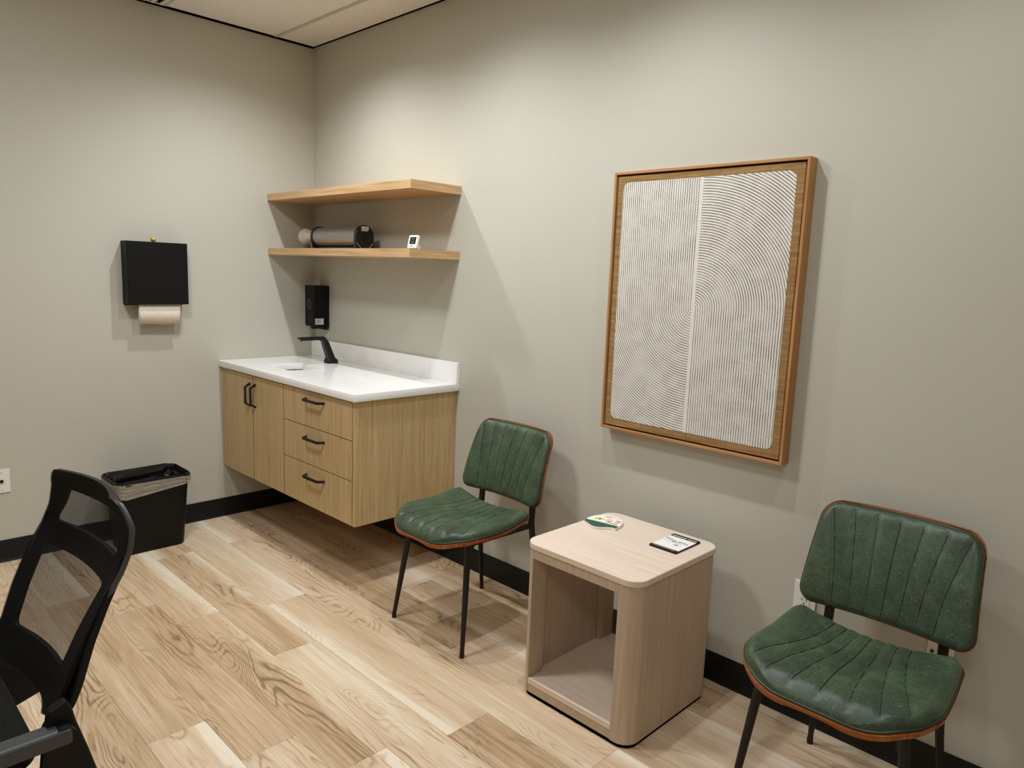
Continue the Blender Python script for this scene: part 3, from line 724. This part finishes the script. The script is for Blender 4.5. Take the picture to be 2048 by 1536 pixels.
def back_bottom(u): return 0.0
def back_y(u, z):
    q = (z-.520)/.295; return -.205+.10*q-.012*math.sin(q*PI) - .022*u*u+.010
def chair_master():
    rt = thing('green_chair', '', 'chair', (0, 0, 0), 'green leather side chairs')
    # seat cushion
    yv = dense(56, SEAT_Y0, SEAT_Y1); uv_ = [math.sin(PI/2*(-1+2*i/72)) for i in range(73)]
    lines = seat_lines(); T = .030
    topg, botg = [], []
    for y in yv:
        hw = seat_half(y); a, c = [], []
        for u in uv_:
            x = u*hw; e = min(hw-abs(x), (y-SEAT_Y0)*.55, SEAT_Y1-y); e = max(0, e)
            rr = .028; s = min(1, e/rr); lift = T*math.sqrt(max(0, 1-(1-s)**2))
            g = 0
            if s > .25:
                for fn in lines:
                    d = (x-fn(y)*.245); g = max(g, math.exp(-(d/.0075)**2))
            zz = seat_z(u, y)
            a.append((x, y, zz+lift*.85+.006-.0060*g*min(1, s*1.2))); c.append((x, y, zz))
        topg.append(a); botg.append(c)
    b = B(); b.grid(topg); b.grid(botg, True)
    rim = lambda g: g[0]+[r_[-1] for r_ in g[1:-1]]+g[-1][::-1]+[r_[0] for r_ in g[1:-1]][::-1]
    b.loft([rim(topg), rim(botg)], cap=False)
    seat = b.build('seat', MT['leather'], rt, smooth=70)
    b = B()
    for fn in lines:
        path = []
        for k in range(44):
            y = SEAT_Y0+.035+(SEAT_Y1-SEAT_Y0-.055)*k/43; hw = seat_half(y); x = fn(y)*.245
            if abs(x) > hw-.012: continue
            u = x/hw; e = min(hw-abs(x), (y-SEAT_Y0)*.55, SEAT_Y1-y); s = min(1, e/.028)
            path.append((x, y, seat_z(u, y)+T*.85*math.sqrt(max(0, 1-(1-s)**2))+.006-.0045))
        for i in range(0, len(path)-1):
            p, q = Vector(path[i]), Vector(path[i+1])
            for k in range(2): b.tube([p.lerp(q, k*.5+.05), p.lerp(q, k*.5+.38)], .0010, 5)
    b.build('stitching', MT['stitch'], seat, weld=False)
    ol = []
    for y in yv: ol.append((seat_half(y), y, 1))
    def outline(grow, dz, n=1):
        R = []
        for y in yv: R.append((seat_half(y), y))
        w0, w1 = R[0][0], R[-1][0]
        pts = [(w0*k/6, SEAT_Y0) for k in range(-5, 6)]+R+[(w1*k/6, SEAT_Y1) for k in range(5, -6, -1)]+[(-x, y) for x, y in R[::-1]]
        c = Vector((0, (SEAT_Y0+SEAT_Y1)/2)); out = []
        for i, (x, y) in enumerate(pts):
            t = Vector(pts[(i+1) % len(pts)])-Vector(pts[i-1])
            nrm = Vector((t.y, -t.x)).normalized() if t.length > 1e-9 else Vector((0, 1))
            u = max(-1, min(1, x/max(.001, seat_half(y)))); out.append((x+nrm.x*grow, y+nrm.y*grow, seat_z(u, min(max(y, SEAT_Y0), SEAT_Y1))+dz))
        return out
    b = B(); b.tube(outline(.0005, .004), .0042, 8, closed=True); b.build('piping', MT['pipe'], seat, smooth=60, weld=False)
    # plywood shell, a little larger than the cushion
    b = B(); sh_t, sh_b = [], []
    for y in yv:
        hw = seat_half(y); yy = y+(.006 if y > (SEAT_Y0+SEAT_Y1)/2 else -.006)*abs((y-(SEAT_Y0+SEAT_Y1)/2)/(.5*(SEAT_Y1-SEAT_Y0)))
        a, c = [], []
        for k in range(25):
            u = math.sin(PI/2*(-1+2*k/24)); x = u*(hw+.006)
            a.append((x, yy, seat_z(u, y)-.0004)); c.append((x*.985, yy, seat_z(u, y)-.0095-.005*u*u))
        sh_t.append(a); sh_b.append(c)
    b.grid(sh_t); b.grid(sh_b, True); b.loft([rim(sh_t), rim(sh_b)], cap=False)
    b.build('seat_shell', MT['ply'], rt, smooth=35)
    # backrest
    zv = dense(44, .520, .815); BT = .024; topg, botg = [], []
    blines = [(lambda z, a=i/4.0: a*(.78+.30*((z-.52)/.295)**1.8)) for i in range(-3, 4)]
    for z in zv:
        hw = back_half(z); a, c = [], []
        for u in uv_:
            x = u*hw; e = max(0, min(hw-abs(x), z-.52, .815-z)); s = min(1, e/.024); g = 0
            if s > .25:
                for fn in blines: g = max(g, math.exp(-((x-fn(z)*.235)/.0075)**2))
            y = back_y(u, z)
            a.append((x, y-BT*.85*math.sqrt(max(0, 1-(1-s)**2))-.004+.0060*g*min(1, s*1.2), z)); c.append((x, y, z))
        topg.append(a); botg.append(c)
    b = B(); b.grid(topg); b.grid(botg, True); b.loft([rim(topg), rim(botg)], cap=False)
    back = b.build('backrest', MT['leather'], rt, smooth=70)
    b = B()
    for fn in blines:
        path = []
        for k in range(36):
            z = .535+.262*k/35; hw = back_half(z); x = fn(z)*.235
            if abs(x) > hw-.01: continue
            e = min(hw-abs(x), z-.52, .815-z); s = min(1, e/.024)
            path.append((x, back_y(x/hw, z)-BT*.85*math.sqrt(max(0, 1-(1-s)**2))-.004+.0046, z))
        for i in range(len(path)-1):
            p, q = Vector(path[i]), Vector(path[i+1])
            for k in range(2): b.tube([p.lerp(q, k*.5+.05), p.lerp(q, k*.5+.38)], .0010, 5)
    b.build('stitching', MT['stitch'], back, weld=False)
    w0, w1 = back_half(zv[0]), back_half(zv[-1])
    pts = [(w0*k/6, zv[0]) for k in range(-5, 6)]+[(back_half(z), z) for z in zv]+[(w1*k/6, zv[-1]) for k in range(5, -6, -1)]+[(-back_half(z), z) for z in zv[::-1]]
    b = B(); b.tube([(x, back_y(x/max(.001, back_half(z)), z)-.003, z) for x, z in pts], .004, 8, closed=True); b.build('piping', MT['pipe'], back, smooth=60, weld=False)
    b = B(); sh_t, sh_b = [], []
    for z in zv:
        hw = back_half(z); zz = z+.006*(z-.6675)/.1475; a, c = [], []
        for k in range(25):
            u = math.sin(PI/2*(-1+2*k/24)); x = u*(hw+.006); y = back_y(u, z)
            a.append((x, y+.0004, zz)); c.append((x*.99, y+.0135, zz))
        sh_t.append(a); sh_b.append(c)
    b.grid(sh_t); b.grid(sh_b, True); b.loft([rim(sh_t), rim(sh_b)], cap=False)
    b.build('back_shell', MT['ply'], rt, smooth=35)
    # steel frame
    for sx in (-1, 1):
        lg_ = B().tube([(sx*.178, -.548, .428), (sx*.200, -.575, .21), (sx*.219, -.600, .018)], [.0135, .0115, .0085], 16).build('leg', MT['bm'], rt, smooth=50)
        B().cyl((sx*.2195, -.6005, .0004), (sx*.2192, -.6003, .018), .0095, n=14).build('foot', MT['foot'], lg_)
        lg_ = B().tube([(sx*.158, -.175, .45), (sx*.172, -.150, .22), (sx*.188, -.120, .018)], [.0135, .0115, .0085], 16).build('leg', MT['bm'], rt, smooth=50)
        B().cyl((sx*.1885, -.1195, .0004), (sx*.1883, -.1197, .018), .0095, n=14).build('foot', MT['foot'], lg_)
        B().bar([(sx*.158, -.172, .40), (sx*.156, -.166, .48), (sx*.154, -.160, .60), (sx*.152, -.128, .72)], .026, .014, (0, 1, 0)).build('back_post', MT['bm'], rt, bevel=.002)
        b = B().bar([(sx*.166, -.545, .425), (sx*.160, -.36, .421), (sx*.157, -.185, .418)], .016, .022)
        b.prism([(-.548, .415), (-.548, .36), (-.50, .415)], sx*.166-.004, sx*.166+.004, 'x')
        b.build('side_rail', MT['bm'], rt, bevel=.002)
    b = B().bar([(-.166, -.53, .424), (.166, -.53, .424)], .02, .018); b.build('cross_rail', MT['bm'], rt)
    B().bar([(-.157, -.34, .418), (.157, -.34, .418)], .02, .018).build('cross_rail', MT['bm'], rt)
    return rt
c1 = chair_master(); c2 = copy_tree(c1)
c1.location = (1.907, 0, 0); c1['label'] = 'green leather chair with walnut shell and black legs, between the cabinet and the side table'
c2.location = (3.456, .018, 0); c2['label'] = 'nearer green leather chair at the right edge, right of the side table'

# ------------------------------------------------------------------ black mesh task chair, lower left
oc = thing('task_chair', 'black mesh-backed task chair at the lower left corner', 'chair', (2.17, -2.25, 0))
OX = 2.19
PROF = [(.46, -2.018), (.515, -2.001), (.585, -1.977), (.654, -1.951), (.733, -1.914), (.796, -1.877), (.842, -1.858), (.886, -1.852), (.945, -1.860)]
def ob_y(z):
    for (a, ya), (c, yc) in zip(PROF, PROF[1:]):
        if z <= c: return ya+(yc-ya)*(z-a)/(c-a)
    return PROF[-1][1]
ZB, ZT = .485, .942
def ob_half(z):
    Wd = .205+.027*max(0, min(1, (z-ZB)/.25)); return min(corner_w(ZT-z, Wd, .075), corner_w(z-ZB, Wd, .06))
def ob_skew(x): return (x-OX-.23)*.085
zv = dense(44, ZB, ZT)
def ob_pt(u, z, off=0.0):
    hw = ob_half(z); x = OX+u*hw; return (x, ob_y(z)+ob_skew(x)+.030*(1-u*u)+off, z)
b = B(); b.grid([[ob_pt(-1+2*i/28, z) for i in range(29)] for z in zv]); b.build('mesh_back', MT['mesh'], oc, smooth=80)
def curved(b2):
    for v in b2.bm.verts:
        x, y, z = v.co; uu = (x-OX)/max(.05, ob_half(z)); v.co.y = y+ob_y(z)+ob_skew(x)+.030*(1-min(1.2, uu*uu))
    return b2
outer = [(OX+ob_half(z)-.001, z) for z in zv]+[(OX-ob_half(z)+.001, z) for z in zv[::-1]]
def win(z0, z1, xa0, xa1, xb0, xb1, rad=.02, n=5):
    """rounded window: left edge xa0 (bottom) to xa1 (top), right edge xb0 to xb1"""
    cs = [(xb1, z1), (xa1, z1), (xa0, z0), (xb0, z0)]; pts = []
    for k in range(4):
        p, q, o2 = Vector(cs[k]), Vector(cs[k-1]), Vector(cs[(k+1) % 4])
        a = p+(q-p).normalized()*rad; c = p+(o2-p).normalized()*rad
        for t in range(n+1):
            t /= n; pts.append(tuple(a*(1-t)**2+p*2*t*(1-t)+c*t*t))
    return pts
slots = [ell(OX-.186-.006*(k % 2), .60+.028*k, .004, .010, 8) for k in range(4)]
fr = B().flat(outer, [win(.805, .888, OX-.195, OX-.165, OX+.170, OX+.125), win(.565, .755, OX-.165, OX-.185, OX+.125, OX+.175)]+slots, .0018, .0118, 'y')
bmesh.ops.triangulate(fr.bm, faces=fr.bm.faces)
for _ in range(4):
    long_e = [e for e in fr.bm.edges if e.calc_length() > .035]
    if not long_e: break
    bmesh.ops.subdivide_edges(fr.bm, edges=long_e, cuts=1); bmesh.ops.triangulate(fr.bm, faces=fr.bm.faces)
curved(fr).build('back_frame', MT['dark'], oc, smooth=40)
for sgn in (-1, 1):
    zz = [z for z in zv if .52 < z < .83]
    b = B().bar([ob_pt(sgn*.96, z, .003+.020*max(0, min(1, (.83-z)/.26))) for z in zz], .016, [.004+.046*max(0, min(1, (.83-z)/.26)) for z in zz], (1, 0, 0)); b.build('side_rail', MT['dark'], oc, bevel=.003)
rim_pts = [ob_pt(1, z, .008) for z in zv if .74 < z < .938]
b = B(); b.tube(rim_pts, [.0015]+[.0065]*(len(rim_pts)-2)+[.002], 8); b.build('edge_trim', MT['greyframe'], oc, smooth=60)
# seat
b = B(); sx0, sx1, sy0, sy1 = OX-.235, OX+.215, -2.50, -2.032
rings = [[(x, y, z) for x, y in rrect(sx0+d, sx1-d, sy0+d, sy1-d, .07, 8)] for d, z in ((.02, .395), (0, .405), (0, .432), (.008, .446), (.03, .455))]
b.loft(rings); b.build('seat', MT['seatfab'], oc, smooth=60)
b = B().loft([[(x, y, z) for x, y in rrect(sx0+.02, sx1-.02, sy0+.02, sy1-.02, .06, 6)] for z in (.372, .3945)]); b.build('seat_pan', MT['dark'], oc, smooth=50)
# arms hinged on the back frame, with the cranked brackets below them
for sgn in (-1, 1):
    AX = OX+sgn*.268
    arm = B().bar([(AX, -1.990, .494), (AX, -2.12, .494), (AX, -2.34, .494)], .048, .036).build('armrest', MT['greyframe'], oc, bevel=.008, seg=3)
    B().cyl((AX-sgn*.050, -2.006, .488), (AX+sgn*.020, -2.006, .488), .026, n=24).build('hinge', MT['dark'], arm, smooth=40)
    poly = [(-2.026, .545), (-1.992, .560), (-1.982, .535), (-1.976, .505), (-1.955, .43), (-1.930, .33), (-2.02, .30), (-2.05, .36), (-2.04, .45)]
    B().prism(poly, AX-.032 if sgn > 0 else AX+.006, AX-.006 if sgn > 0 else AX+.032, 'x').build('bracket', MT['dark'], oc, bevel=.006, seg=3)
    B().bar([(AX-sgn*.019, -2.03, .345), (OX+sgn*.08, -2.12, .352)], .05, .02).build('bracket_foot', MT['dark'], oc, bevel=.003)
B().box(OX-.12, OX+.12, -2.34, -2.10, .335, .3715).build('mechanism', MT['dark'], oc, bevel=.006)
# gas lift and star base
B().cyl((OX, -2.28, .10), (OX, -2.28, .335), .026, n=20).build('gas_lift', MT['bm'], oc, smooth=40)
for k in range(5):
    a = 2*PI*k/5+.35; ex, ey = OX+.29*math.cos(a), -2.28+.29*math.sin(a)
    ray = B().bar([(OX, -2.28, .105), (ex, ey, .075)], [.05, .03], [.035, .025]).build('base_arm', MT['dark'], oc, bevel=.004)
    t2 = Vector((-math.sin(a), math.cos(a), 0)); p = Vector((ex, ey, .03))
    w = B(); w.cyl(p-t2*.022, p-t2*.006, .0295, n=20); w.cyl(p+t2*.006, p+t2*.022, .0295, n=20); w.cyl((ex, ey, .03), (ex, ey, .068), .006, n=10)
    w.build('caster', MT['foot'], ray, smooth=40)

for o in S.objects:
    if '_origin' in o: del o['_origin']
    if o.name.split('.')[0] in ('print', 'heading', 'slot', 'stitching', 'wire_feet', 'button_mark', 'raised_mark', 'yellow_figure', 'pink_figure', 'coral_badge', 'leaf_mark', 'digits'): o['kind'] = 'stuff'   # marks too small to pick apart
